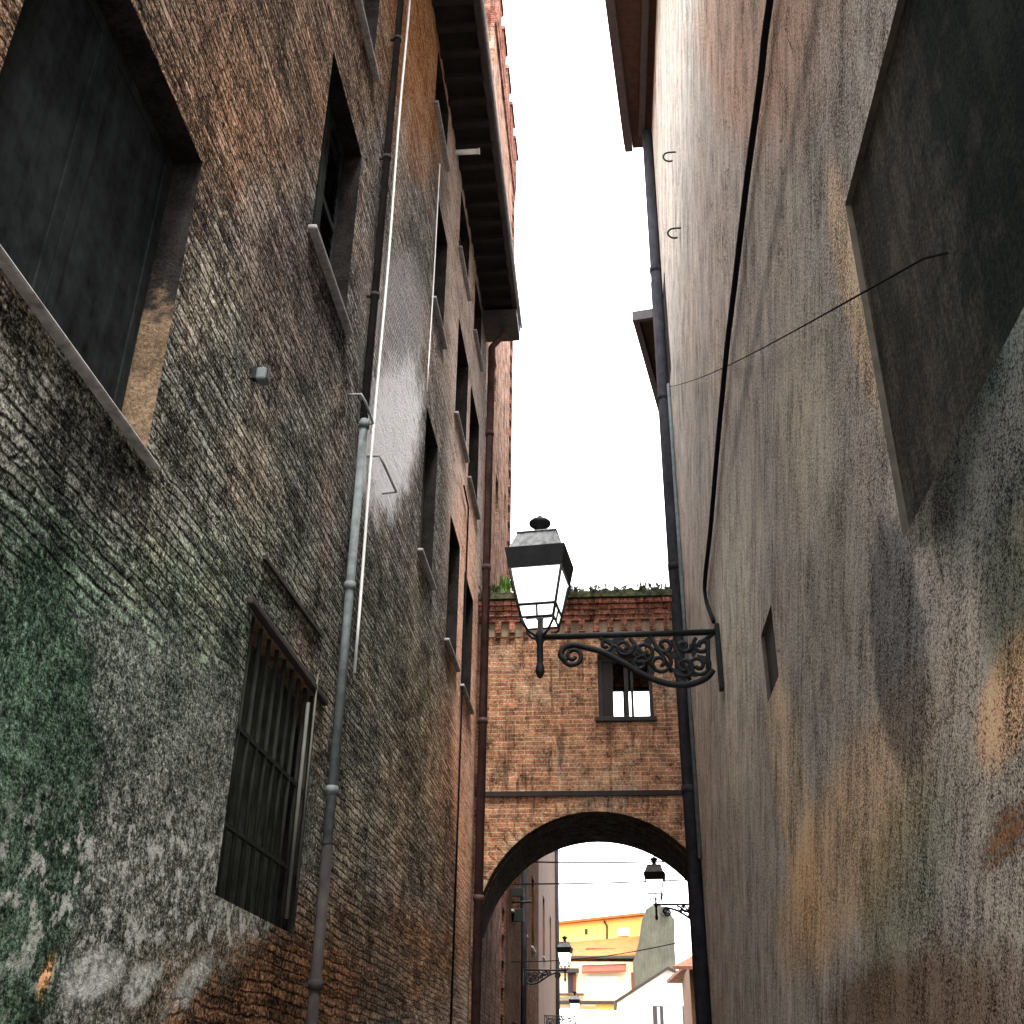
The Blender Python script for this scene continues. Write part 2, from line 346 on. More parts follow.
MT = {}
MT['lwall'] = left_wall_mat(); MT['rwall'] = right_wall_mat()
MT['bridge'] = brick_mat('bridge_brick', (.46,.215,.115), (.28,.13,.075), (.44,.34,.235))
MT['red2'] = brick_mat('cornice_brick', (.36,.12,.07), (.22,.08,.05), (.28,.2,.15))
MT['tower'] = brick_mat('tower_brick_render', (.27,.155,.11), (.15,.08,.055), (.33,.22,.165), 'yz')
MT['red'] = brick_mat('red_brick', (.2,.062,.038), (.13,.042,.03), (.2,.14,.11), 'yz')
MT['brown'] = brick_mat('brown_render', (.075,.031,.012), (.045,.021,.01), (.08,.038,.018), 'yz')
MT['vault'] = brick_mat('dark_vault_brick', (.05,.035,.026), (.035,.026,.02), (.05,.04,.03), 'yz')  # vault brick much darker than the bridge faces
def infill_mat():
    g = G('shaded_infill_plaster', .97, .02); p = g.pos; x, y, z = g.sep(p); Q = g.comb(y, z)
    n2 = g.noise(Q, 2.6, 6, .7); n3 = g.noise(Q, 40, 5, .8); vs = g.noise(g.comb(g.m('MULTIPLY', y, 7.0), g.m('MULTIPLY', z, .7)), 1.4, 6, .75)
    t = g.m('ADD', g.m('MULTIPLY', n2, .5), g.m('ADD', g.m('MULTIPLY', n3, .8), g.m('MULTIPLY', vs, .5)))
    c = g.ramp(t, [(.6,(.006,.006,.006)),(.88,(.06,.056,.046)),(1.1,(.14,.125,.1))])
    al = g.mr(g.m('ADD', n2, g.m('MULTIPLY', g.m('SUBTRACT', 3.9, y), .3)), .62, .8)  # near end darker and greener, shade put into the infill's colour
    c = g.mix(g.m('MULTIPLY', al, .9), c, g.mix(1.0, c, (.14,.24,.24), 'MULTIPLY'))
    g.bump(n3, 1.0, .03); return g.out(c)
MT['infill'] = infill_mat()
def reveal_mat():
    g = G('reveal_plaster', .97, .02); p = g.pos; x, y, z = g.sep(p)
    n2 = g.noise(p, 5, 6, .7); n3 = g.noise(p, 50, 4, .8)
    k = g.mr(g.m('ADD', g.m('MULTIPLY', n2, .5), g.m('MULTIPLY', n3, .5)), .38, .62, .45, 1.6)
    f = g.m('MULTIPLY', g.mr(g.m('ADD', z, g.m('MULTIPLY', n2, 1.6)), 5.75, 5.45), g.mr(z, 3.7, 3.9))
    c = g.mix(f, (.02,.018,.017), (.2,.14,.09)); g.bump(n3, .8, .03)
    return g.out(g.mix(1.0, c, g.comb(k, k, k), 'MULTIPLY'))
MT['reveal'] = reveal_mat()
MT['reveal_r'] = simple('reveal_grey_plaster', (.075,.063,.05), .95, .6, 9)
MT['shutter'] = simple('dark_green_paint', (.014,.017,.017), .95, .9, 9, .05)
MT['shutter_b'] = simple('dark_brown_wood', (.022,.016,.013), .8, .5, 8)
MT['greenboard'] = simple('faded_green_boards', (.055,.065,.052), .95, .9, 9, .05)
MT['palestrip'] = simple('pale_cornice_plaster', (.26,.19,.13), .95, .5, 7, .02)
MT['bar'] = simple('rusted_bar', (.02,.021,.018), .95, .5, 9, .02)
MT['stone'] = simple('grey_stone', (.27,.26,.26), .9, .6, 25)
MT['wood'] = simple('old_eave_boards', (.013,.009,.008), .9, .6, 6)
MT['soffit_r'] = simple('rust_soffit', (.034,.017,.011), .9, .6, 8)
MT['tin'] = simple('painted_gutter', (.55,.53,.56), .6, .3, 9)
MT['darktin'] = simple('dark_gutter', (.035,.028,.032), .6, .4, 9)
MT['zinc'] = simple('zinc_pipe', (.105,.125,.125), .8, .6, 12)
MT['rustpipe'] = simple('red_brown_pipe', (.06,.034,.032), .85, .7, 7, .1)
MT['uppipe'] = simple('grimy_pipe', (.024,.021,.02), .9, .7, 9, .1)
MT['greypipe'] = simple('blue_black_pipe', (.026,.026,.031), .85, .7, 7, .1)
MT['whitecable'] = simple('white_cable', (.7,.7,.7), .6, .15)
MT['paleconduit'] = simple('pale_conduit', (.06,.06,.05), .7, .4, 6)
MT['blackcable'] = simple('black_cable', (.01,.01,.011), .9, .3, 14, .03)
MT['iron'] = simple('wrought_iron', (.011,.012,.013), .6, .5, 30, .15, 0)
MT['ironroof'] = simple('weathered_lamp_tin', (.17,.18,.185), .7, .9, 16, .2, 0)
MT['tile'] = simple('roof_tile', (.15,.06,.033), .9, .5, 3)
MT['paving'] = simple('alley_paving', (.16,.15,.14), .9, .4, 3, streak=False)
MT['dirtg'] = simple('street_ground', (.22,.2,.18), .95, .3, .5, streak=False)
MT['yellow'] = simple('ochre_yellow_render', (.72,.42,.11), .9, .12, 1)
MT['cream'] = simple('cream_render', (.75,.6,.36), .9, .1, 1)
MT['white'] = simple('white_render', (.7,.68,.64), .9, .08, 1)
MT['orange'] = simple('orange_tile', (.24,.065,.014), .9, .35, 2)
MT['greygable'] = simple('grey_green_render', (.055,.053,.038), .95, .45, 1.2)
MT['ochre'] = simple('ochre_plaster', (.085,.038,.014), .9, .6, 3)
MT['awning'] = simple('red_awning', (.14,.035,.02), .9, .3, 3)
MT['darkwood'] = simple('dark_frame', (.025,.02,.02), .7, .4)
MT['room'] = simple('dark_room', (.05,.045,.04), .95, .3)
gl = G('opal_lamp_glass', .35, .4); gl.b.inputs['Base Color'].default_value = (.85,.85,.85,1)
gl.b.inputs['Emission Color'].default_value = (1,.98,.95,1); gl.b.inputs['Emission Strength'].default_value = .32; MT['opal'] = gl.mat
gp = G('pane_glass', .05, .5); gp.b.inputs['Base Color'].default_value = (.9,.93,.95,1); gp.b.inputs['Transmission Weight'].default_value = 1
gp.b.inputs['IOR'].default_value = 1.02; MT['pane'] = gp.mat
gd = G('dark_pane', .12, .5); gd.b.inputs['Base Color'].default_value = (.02,.022,.025,1); MT['darkpane'] = gd.mat
lf = G('leaf', .6, .3); p = lf.pos; k = lf.noise(p, 9, 3); lf.b.inputs['Subsurface Weight'].default_value = 0
MT['leaf'] = lf.out(lf.ramp(k, [(.35,(.05,.12,.02)),(.65,(.16,.3,.06))]))
lg = G('dry_moss', .9, .1); k = lg.noise(lg.pos, 14, 4); MT['moss'] = lg.out(lg.ramp(k, [(.35,(.03,.035,.02)),(.65,(.14,.15,.08))]))

# ------------------------------------------------------------------ ground
mb = MB(); mb.face([(-1500,-1500,0),(1500,-1500,0),(1500,1500,0),(-1500,1500,0)]); tag(mb.build('ground', MT['dirtg']), kind='structure')
mb = MB(); mb.face([(XL,-6,.004),(XR,-6,.004),(XR,18,.004),(1.9,22,.004),(4,46,.004),(XL,46,.004)]); tag(mb.build('alley_paving', MT['paving']), kind='structure')

# ------------------------------------------------------------------ walls with openings
def wall_panel(mb, X, y0, y1, z0, z1, holes, depth, reveal=1):
    """face in the plane x=X with rectangular openings; reveals run to X-depth"""
    ys = sorted({y0, y1, *[h[0] for h in holes], *[h[1] for h in holes]}); zs = sorted({z0, z1, *[h[2] for h in holes], *[h[3] for h in holes]})
    sg = 1 if depth > 0 else -1
    for a, b in zip(ys, ys[1:]):
        for c, d in zip(zs, zs[1:]):
            if any(h[0] <= (a+b)/2 <= h[1] and h[2] <= (c+d)/2 <= h[3] for h in holes): continue
            q = [(X,a,c),(X,b,c),(X,b,d),(X,a,d)]
            mb.face(q if sg > 0 else q[::-1])
    for a, b, c, d in holes:
        Xi = X-depth
        for q in ([(X,a,c),(Xi,a,c),(Xi,b,c),(X,b,c)], [(X,a,d),(X,b,d),(Xi,b,d),(Xi,a,d)], [(X,a,c),(X,a,d),(Xi,a,d),(Xi,a,c)], [(X,b,c),(Xi,b,c),(Xi,b,d),(X,b,d)]):
            mb.face(q if sg > 0 else q[::-1], reveal)
def shell(mb, X, Xo, y0, y1, z0, z1):
    a, b = X, Xo
    mb.face([(a,y0,z0),(a,y0,z1),(b,y0,z1),(b,y0,z0)]); mb.face([(a,y1,z0),(b,y1,z0),(b,y1,z1),(a,y1,z1)])
    mb.face([(b,y0,z0),(b,y0,z1),(b,y1,z1),(b,y1,z0)]); mb.face([(a,y0,z1),(a,y1,z1),(b,y1,z1),(b,y0,z1)])

def shutter_leaf(X, sg, a, b, c, d, mat, name='shutter', parent=None, slat=.09):
    """louvred leaf standing in the opening; sg = +1 when the wall faces +x"""
    mb = MB(); t = .045*sg; fr = .07
    def bx(y0, y1, z0, z1, x0, x1): mb.box(min(x0,x1), max(x0,x1), y0, y1, z0, z1)
    bx(a, a+fr, c, d, X, X+t); bx(b-fr, b, c, d, X, X+t)
    for z0, z1 in ((c, c+fr), (d-fr, d)) + ((((c+d)/2-.03, (c+d)/2+.03),) if slat else ()): bx(a+fr, b-fr, z0, z1, X, X+t*.98)
    bx(a+fr, b-fr, c+fr, d-fr, X, X+(.006 if slat else .036)*sg)
    z = c+fr+.01 if slat else 1e9
    while z < d-fr-slat:
        mb.face([(X+.012*sg,a+fr,z+slat*.75),(X+.012*sg,b-fr,z+slat*.75),(X+.04*sg,b-fr,z),(X+.04*sg,a+fr,z)]); z += slat
    return mb.build(name, mat, parent)

def window(parent, X, sg, a, b, c, d, rec=.2, sill=True, mat='shutter', sill_mat='stone', glass=False, sp=.09, slat=.09, sth=.05):
    Xi = X-rec*sg; mb = MB(); fr = .06
    def bx(m_, y0, y1, z0, z1, x0, x1): m_.box(min(x0,x1), max(x0,x1), y0, y1, z0, z1)
    for q in ((a,a+fr,c,d),(b-fr,b,c,d),(a+fr,b-fr,c,c+fr),(a+fr,b-fr,d-fr,d)): bx(mb, *q, Xi-.06*sg, Xi+.012*sg)
    wd = mb.build('window', MT['darkwood'], parent)
    m = (a+b)/2
    if glass:
        g_ = MB(); bx(g_, a+fr, b-fr, c+fr, d-fr, Xi-.04*sg, Xi-.03*sg); g_.build('pane', MT['darkpane'], wd)
        f_ = MB(); bx(f_, m-.03, m+.03, c+fr, d-fr, Xi-.028*sg, Xi+.01*sg); bx(f_, a+fr, m-.03, (c+d)/2-.02, (c+d)/2+.02, Xi-.028*sg, Xi+.008*sg); bx(f_, m+.03, b-fr, (c+d)/2-.02, (c+d)/2+.02, Xi-.028*sg, Xi+.008*sg); f_.build('glazing_bar', MT['darkwood'], wd)
    else:
        for y0, y1 in ((a+.01, m-.006), (m+.006, b-.01)): shutter_leaf(Xi+.014*sg, sg, y0, y1, c+.015, d-.01, MT[mat], parent=wd, slat=slat)
    if sill:
        s_ = MB(); bx(s_, a-.07, b+.07, c-sth, c-.002, X-.19*sg, X+sp*.75*sg); s_.build('sill', MT[sill_mat], wd, .012)
    return wd

# ------------------------------------------------------------------ left building
LB = thing('brick_building', 'tall weathered brick building on the left with shuttered windows and wide dark eave', 'building', (XL-3, 6, 0))
HL = 13.9
wins = [ # y0, y1, z0, z1
    (2.35, 3.86, 3.97, 5.67), (5.62, 6.68, 6.83, 8.62), (5.66, 6.75, 9.72, 11.5), (5.66, 6.75, 12.5, 13.6),
    (10.40, 11.30, 6.72, 8.55), (10.36, 11.25, 10.06, 11.7), (9.75, 10.8, 12.68, 13.7),
    (12.55, 13.55, 6.55, 8.3), (12.55, 13.75, 9.85, 11.5), (12.25, 13.35, 12.52, 13.65),
    (14.1, 15.3, 9.72, 11.4), (14.1, 15.2, 6.5, 8.2), (14.2, 15.2, 12.5, 13.6), (2.5, 3.6, 9.72, 11.5), (2.5, 3.6, 7.0, 8.7)]
grille_hole = (5.45, 6.95, 2.45, 3.93)
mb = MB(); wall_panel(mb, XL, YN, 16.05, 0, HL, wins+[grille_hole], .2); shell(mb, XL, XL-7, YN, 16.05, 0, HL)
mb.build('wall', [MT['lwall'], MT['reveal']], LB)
for i, q in enumerate(wins):
    wd = window(LB, XL, 1, *q, glass=(i in (5, 8, 10)), mat='shutter' if i < 2 else 'shutter_b', slat=0 if i == 0 else .09, sth=.022 if i == 0 else .04, sp=.06 if i == 0 else .08)
# barred ground floor window
a, b, c, d = grille_hole
mb = MB(); mb.box(XL-.2, XL-.14, a, b, c, d); wd = mb.build('window', MT['greenboard'], LB)
m2 = MB()
for k in range(9):
    y = a+.07+k*(b-a-.14)/8; m2.tube([(XL-.02, y, c), (XL-.02, y, d)], .014, 6)
for z in (2.8, 3.3): m2.box(XL-.032, XL-.008, a, b, z-.012, z+.012)
m2.build('grille', MT['bar'], wd)
m3 = MB(); m3.box(XL, XL+.04, a-.12, b+.15, d+.002, d+.05); m3.build('lintel', MT['shutter_b'], wd, .01)
# thin dark strip standing in for a crack above the window
mb = MB()
mb.prism([(XL-.01, 5.5, 4.28), (XL-.01, 6.85, 4.34), (XL-.01, 6.85, 4.365), (XL-.01, 5.5, 4.305)], (.03, 0, 0)); mb.build('crack_strip', MT['shutter_b'], LB)
# eave
mb = MB(); mb.box(XL-.2, -1.3, YN-.3, 16.0, HL+.003, HL+.05)
for k in range(46):
    y = YN+.1+k*.4
    if y < 15.9: mb.box(XL, -1.36, y, y+.09, HL-.10, HL+.002)
ev = mb.build('eave', MT['wood'], LB)
mb = MB(); mb.face([(-1.28,YN-.3,HL+.055),(-1.28,16.0,HL+.055),(XL-3.5,16.0,HL+1.5),(XL-3.5,YN-.3,HL+1.5)]); mb.face([(XL-7.2,YN-.3,HL+.055),(XL-3.5,YN-.3,HL+1.5),(XL-3.5,16,HL+1.5),(XL-7.2,16,HL+.055)])
mb.build('roof', MT['tile'], LB)
mb = MB(); mb.tube([(-1.27,YN-.3,HL+.03),(-1.27,16.02,HL+.03)], .022, 8); mb.build('gutter_lip', MT['tin'], ev)
mb = MB(); mb.box(-1.38,-1.29,YN-.3,16.0,HL-.06,HL-.001); mb.build('gutter', MT['darktin'], ev)
mb = MB(); mb.box(XL+.002,-1.30,15.3,16.04,HL-.24,HL-.102); mb.build('eave_bracket', MT['darktin'], ev)
# down pipes
mb = MB(); mb.tube([(XL+.075, 7.27, 3.05), (XL+.075, 7.27, 6.35)], .034, 10)
for z in (3.4, 4.9, 6.3): mb.tube([(XL+.075, 7.27, z-.03), (XL+.075, 7.27, z+.03)], .042, 10)
dp = mb.build('downpipe', MT['zinc'], LB)
mb = MB(); mb.tube([(XL+.07, 7.27, 6.36), (XL+.07, 7.27, 13.6), (XL+.4, 7.27, 13.8)], .033, 10)
for z in (7.6, 9.2, 10.8, 12.4): mb.tube([(XL+.07, 7.27, z-.02), (XL+.07, 7.27, z+.02)], .042, 10); mb.box(XL, XL+.07, 7.26, 7.28, z-.01, z+.01)
mb.build('upper_pipe', MT['uppipe'], dp)
mb = MB(); mb.tube([(XL+.075, 7.27, .05), (XL+.075, 7.27, 1.4), (XL+.078, 7.275, 3.045)], .036, 10)
for z in (.9, 2.2): mb.tube([(XL+.077, 7.273, z-.03), (XL+.077, 7.273, z+.03)], .046, 10); mb.box(XL, XL+.075, 7.26, 7.285, z-.012, z+.012)
mb.build('lower_pipe', MT['uppipe'], dp)
mb = MB(); mb.tube([(XL+.13, 15.72, .1), (XL+.13, 15.72, 13.3), (XL+.35, 15.72, 13.6)], .062, 10)
for z in (4, 6.5, 9, 11.5): mb.tube([(XL+.13, 15.72, z-.04), (XL+.13, 15.72, z+.04)], .075, 10)
mb.build('downpipe', MT['rustpipe'], LB)

def cable(name, pts, r, mat, label, cat='cable', group=None):
    mb = MB(); mb.tube(pts, r, 6); return tag(mb.build(name, mat), label, cat, group)
pts = [(XL+.05, 7.72+.02*math.sin(z*1.7), z) for z in [4.4+.4*k for k in range(24)]]
cable('wall_cable', pts, .013, MT['whitecable'], 'thin white cable running up the left brick wall beside the long downpipe')
pts = [(XL+.03, 10.2+.015*math.sin(z*2), z) for z in [8.6+.35*k for k in range(11)]]
cable('wall_cable', pts, .008, MT['whitecable'], 'short white cable high on the left wall near the upper windows')
pts = [(XL+.03, 14.05, z) for z in (2.2, 5, 8, 9.2)] + [(XL+.03, 13.5, 9.25)]
cable('wall_cable', pts, .014, MT['blackcable'], 'dark cable bending at its top beside the downpipe near the arch')
# pale conduits by the barred window
for yy, z0, z1, lab in ((6.62, 2.5, 3.8, 'pale vertical conduit crossing the barred ground floor window'), (6.78, 2.7, 4.05, 'thin pale conduit nearest the right jamb of the barred window')):
    cable('wall_conduit', [(XL+.035, yy, z0), (XL+.035, yy, z1)], .013 if yy < 6.7 else .008, MT['paleconduit'], lab, 'conduit')
# small fittings on the left wall
def bracket_rod(y0, z0, y1, z1, label, mat='stone'):
    mb = MB(); mb.tube([(XL-.02, y0, z0+.05), (XL+.10, y0, z0+.05), (XL+.13, y0+.04, z0), (XL+.13, y1, z1), (XL-.02, y1+.03, z1)], .011, 6)
    return tag(mb.build('iron_stay', MT[mat]), label, 'iron stay')
bracket_rod(7.78, 6.27, 8.42, 6.33, 'small pale iron stay on the left wall under the white limewash patch')
bracket_rod(7.0, 6.36, 7.34, 6.36, 'small iron hook on the left wall just left of the downpipe')
mb = MB(); mb.tube([(XL-.05, 11.5, 13.66), (XL+.34, 11.5, 13.66)], .04, 10); mb.tube([(XL+.34, 11.5, 13.66), (XL+.36, 11.5, 13.66)], .048, 10)
tag(mb.build('overflow_spout', MT['whitecable']), 'short white spout sticking out of the left wall under the eave', 'spout')
t = thing('wall_spotlight', 'small blue grey spotlight box fixed alone on the left brick wall', 'spotlight', (XL, 4.95, 5.16))
mb = MB(); mb.box(XL+.03, XL+.09, 4.9, 4.98, 5.1, 5.18); mb.build('lamp_housing', MT['zinc'], t, .012)
mb = MB(); mb.box(XL+.001, XL+.03, 4.92, 4.96, 5.12, 5.2); mb.build('mounting_bracket', MT['iron'], t)
mb = MB(); mb.box(XL+.091, XL+.096, 4.91, 4.97, 5.11, 5.17); mb.build('lens', MT['darkpane'], t)

# ------------------------------------------------------------------ right building
RB = thing('plaster_building', 'tall stained grey plaster building filling the right side of the alley', 'building', (XR+3, 6, 0))
HR = 18.6
rwins = [(15.2, 15.88, 12.35, 14.4)]; blind = (1.7, 4.32, 3.72, 5.62)
niche = (7.85, 8.5, 4.36, 4.93)
mb = MB(); wall_panel(mb, XR, YN, 15.98, 0, HR, rwins+[niche, blind], -.12); shell(mb, XR, XR+7, YN, 15.98, 0, HR)
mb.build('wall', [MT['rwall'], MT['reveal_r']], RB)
window(RB, XR, -1, *rwins[0], sill=False, mat='shutter_b', rec=.05)
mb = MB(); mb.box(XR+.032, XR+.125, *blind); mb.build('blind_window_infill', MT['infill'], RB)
a, b, c, d = niche; mb = MB(); mb.box(XR+.03, XR+.125, a+.002, b-.002, c+.002, d-.002); mb.build('niche_shade_panel', MT['shutter_b'], RB)  # shallow dark panel, its colour stands in for the niche's shade
# eave that widens towards the near end
def xe(y): return .78-(16.4-y)*.107
mb = MB(); ya, yb = 11.6, 16.35  # wide eave stops short out of view so sky light gets in
mb.prism([(xe(ya)+.16, ya, HR), (xe(yb)+.16, yb, HR), (XR+.3, yb, HR), (XR+.3, ya, HR)], (0, 0, .08)); ev = mb.build('eave', MT['soffit_r'], RB)
mb = MB(); mb.prism([(xe(ya), ya, HR-.1), (xe(yb), yb, HR-.1), (xe(yb)+.155, yb, HR-.1), (xe(ya)+.155, ya, HR-.1)], (0, 0, .2)); mb.build('gutter', MT['darktin'], ev)
mb = MB(); mb.prism([(XR-.26, 11.6, HR-.08), (XR-.26, 15.98, HR-.08), (XR-.14, 15.98, HR-.08), (XR-.14, 11.6, HR-.08)], (0, 0, .078)); mb.build('eave_beam', MT['darktin'], ev)
mb = MB(); mb.face([(xe(ya)-.02,ya,HR+.11),(xe(yb)-.02,yb,HR+.11),(XR+3.5,yb,HR+1.8),(XR+3.5,ya,HR+1.8)]); mb.face([(XR-.12,YN,HR+.09),(XR-.12,ya-.01,HR+.09),(XR+3.5,ya-.01,HR+1.8),(XR+3.5,YN,HR+1.8)]); mb.build('roof', MT['tile'], RB)
mb = MB(); mb.tube([(XR-.1, 15.87, .1), (XR-.1, 15.87, 18.5)], .1, 12)
for z in (5.5, 9, 12.2, 15): mb.tube([(XR-.1, 15.87, z-.05), (XR-.1, 15.87, z+.05)], .115, 12)
mb.build('downpipe', MT['greypipe'], RB)
mb = MB(); mb.tube([(XR-.03, 15.6, 4.5), (XR-.03, 15.6, 12.3)], .03, 8); mb.build('thin_pipe', MT['zinc'], RB)
# cables on the right wall
def sm3(pts, n=6):
    out = []; P = [Vector(p) for p in pts]
    for i in range(len(P)-1):
        a, b, c, d = P[max(i-1,0)], P[i], P[i+1], P[min(i+2,len(P)-1)]
        for k in range(n):
            t_ = k/n; out.append(.5*((2*b)+(c-a)*t_+(2*a-5*b+4*c-d)*t_**2+(3*b-a-3*c+d)*t_**3))
    return out+[P[-1]]
pts = sm3([(XR-.04, 1.0, 8.0), (XR-.04, 2.8, 7.95)] + [(XR-.04, *Rr(*q)) for q in ((776,0),(766,80),(752,180),(741,270),(736,310),(731,350),(722,440),(714,530),(708,590))] + [(XR-.05, 11.42, 6.25)])
cable('wall_cable', pts, .025, MT['blackcable'], 'thick black cable sagging along the right plaster wall down to the big lamp')
p0, p1 = Rr(664, 388), Rr(932, 258)
cable('wall_wire', [(XR-.03, p0[0]+(p1[0]-p0[0])*k/12, p0[1]+(p1[1]-p0[1])*k/12-.12*math.sin(math.pi*k/12)) for k in range(13)] + [(XR+.045, p1[0]-.09, p1[1]-.05)], .005, MT['blackcable'], 'thin black wire slanting down across the upper right plaster wall', 'wire')
for (px, py), lab in (((676, 152), 'upper iron hook on the right wall near the roof edge'), ((681, 228), 'lower iron hook on the right wall near the roof edge')):
    y, z = Rr(px, py); mb = MB()
    mb.tube([(XR+.02, y, z)] + [(XR-.10-.09*math.sin(a), y, z-.09+.09*math.cos(a)) for a in [k*.45 for k in range(9)]], .014, 6)
    tag(mb.build('wall_hook', MT['iron']), lab, 'hook', 'iron hooks on the right wall')

# ------------------------------------------------------------------ arched bridge
BY, BE = 16.0, 18.1
BR = thing('brick_bridge', 'arched brick bridge room joining both buildings over the alley', 'bridge', (-.3, 17, 0))
x0, x1, ZT = XL+.003, 1.78, 8.5
ac, ar, asz = -.13, 1.72, 3.51
ar2, asz2 = 1.85, 3.37      # the back mouth is a little wider
def arch(x, r=None, sz=None):
    r = r or ar; sz = sz or asz; u = (x-ac)/r
    return sz + r*math.sqrt(max(0, 1-u*u)) if abs(u) < 1 else 0
def arch_wall(mb, y0, y1, win, top, r, sz):
    a, b, c, d = win
    xx = sorted(q for q in {x0, x1, a, b, *[ac+r*math.cos(math.pi*k/40) for k in range(41)]} if x0 <= q <= x1)
    for u, v in zip(xx, xx[1:]):
        m = (u+v)/2; zu, zv = (max(sz, arch(u, r, sz)), max(sz, arch(v, r, sz))) if abs(m-ac) < r else (0, 0)
        segs = [((zu, zv), (c, c)), ((d, d), (top, top))] if a < m < b else [((zu, zv), (top, top))]
        for (p, q), (tu, tv) in segs:
            mb.face([(u,y0,p),(v,y0,q),(v,y0,tv),(u,y0,tu)]); mb.face([(u,y1,p),(u,y1,tu),(v,y1,tv),(v,y1,q)])
    for q in ([(a,y0,c),(b,y0,c),(b,y1,c),(a,y1,c)],[(a,y0,d),(a,y1,d),(b,y1,d),(b,y0,d)],[(a,y0,c),(a,y1,c),(a,y1,d),(a,y0,d)],[(b,y0,c),(b,y0,d),(b,y1,d),(b,y1,c)]): mb.face(q)
FWN = (-.06, .76, 6.62, 7.62); BWN = (.08, .86, 7.1, 7.74)
mb = MB(); arch_wall(mb, BY, BY+.35, FWN, ZT, ar, asz); arch_wall(mb, BE-.35, BE, BWN, ZT, ar2, asz2); mb.build('wall', MT['bridge'], BR)
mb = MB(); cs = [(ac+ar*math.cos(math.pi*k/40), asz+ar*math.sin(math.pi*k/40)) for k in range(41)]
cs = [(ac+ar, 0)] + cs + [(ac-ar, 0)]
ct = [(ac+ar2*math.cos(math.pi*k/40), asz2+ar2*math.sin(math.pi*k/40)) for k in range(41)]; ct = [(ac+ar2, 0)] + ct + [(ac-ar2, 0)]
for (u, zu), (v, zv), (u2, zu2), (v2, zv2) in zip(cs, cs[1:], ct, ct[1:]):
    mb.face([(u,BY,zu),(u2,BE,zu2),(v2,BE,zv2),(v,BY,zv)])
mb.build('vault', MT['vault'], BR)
# ring of bricks on edge
mb = MB(); r2 = ar+.2
for k in range(40):
    a, b = math.pi*k/40+.004, math.pi*(k+1)/40-.004
    q = [(ac+r*math.cos(t_), BY-.012, asz+r*math.sin(t_)) for r, t_ in ((ar+.004, a), (r2, a), (r2, b), (ar+.004, b))]
    if all(x0+.01 < p[0] < x1-.01 for p in q): mb.prism(q, (0, .01, 0))
mb.build('arch_ring', MT['bridge'], BR)
mb = MB(); mb.box(x0+.01, x1-.01, BY+.36, BE-.36, 5.5, 5.6); mb.build('room_floor', MT['room'], BR)
mb = MB(); mb.box(x0+.005, x1-.005, BY-.04, BY+.1, 5.45, 5.52); mb.build('string_course', MT['shutter_b'], BR)
# cornice: corbels, shelf, coping
mb = MB(); mb.box(x0+.008, x1-.008, BY-.014, BY-.001, 7.93, 8.159); mb.build('cornice_panel', MT['palestrip'], BR)
mb = MB(); mb.box(x0+.005, x1-.005, BY-.07, BY-.002, 8.16, 8.24)
n = 17
for k in range(n):
    x = x0+.05+(x1-x0-.2)*k/(n-1); mb.box(x, x+.09, BY-.075, BY-.015, 7.98, 8.158); mb.box(x+.01, x+.08, BY-.045, BY-.015, 7.9, 7.979)
for z, o in ((8.242, .1), (8.322, .13), (8.402, .17)):
    k = 0; x = x0+.006
    while x < x1-.1:
        wdt = min(.13, x1-.006-x); mb.box(x, x+wdt-.012, BY-o+rnd.uniform(-.012, .012), BY-.001, z, z+.074); x += .13
mb.build('cornice', MT['red2'] if 'red2' in MT else MT['bridge'], BR)
mb = MB(); mb.box(x0+.004, x1-.004, BY-.2, BE+.15, 8.5, 8.6); mb.build('roof_slab', MT['moss'], BR)
mb = MB()
k = 0
while x0+.09+k*.19 < x1-.08:
    xx = x0+.1+k*.19; mb.tube([(xx, BY-.2, 8.585+rnd.uniform(-.02,.02)), (xx, BE+.1, 8.63)], rnd.uniform(.05, .07), 8); k += 1
mb.build('roof_tiles', MT['moss'], BR)
# front window with bars and through view
a, b, c, d = FWN
mb = MB()
for q in ((a,a+.07,c,d),(b-.05,b,c,d),(a+.07,b-.05,c,c+.05),(a+.07,b-.05,d-.08,d)): mb.box(q[0], q[1], BY+.12, BY+.2, q[2], q[3])
wd = mb.build('window', MT['darkwood'], BR)
mb = MB(); mb.box(a+.075, .17, BY+.14, BY+.18, c+.052, d-.082); mb.build('shutter', MT['shutter_b'], wd)
mb = MB()
for x, h_ in ((.37, .032), (.455, .02)): mb.box(x-h_, x+h_, BY+.135, BY+.185, c+.05, d-.08)
mb.build('mullion', MT['darkwood'], wd)
mb = MB(); mb.box(a-.05, b+.04, BY-.06, BY+.11, c-.075, c-.003); mb.build('sill', MT['darkwood'], wd, .01)
a, b, c, d = BWN; mb = MB()
for q in ((a,a+.06,c,d),(b-.06,b,c,d),(a+.06,b-.06,c,c+.05),(a+.06,b-.06,d-.06,d),(.35,.42,c+.05,d-.06)): mb.box(q[0], q[1], BE-.2, BE-.12, q[2], q[3])
wd2 = mb.build('window', MT['darkwood'], BR)

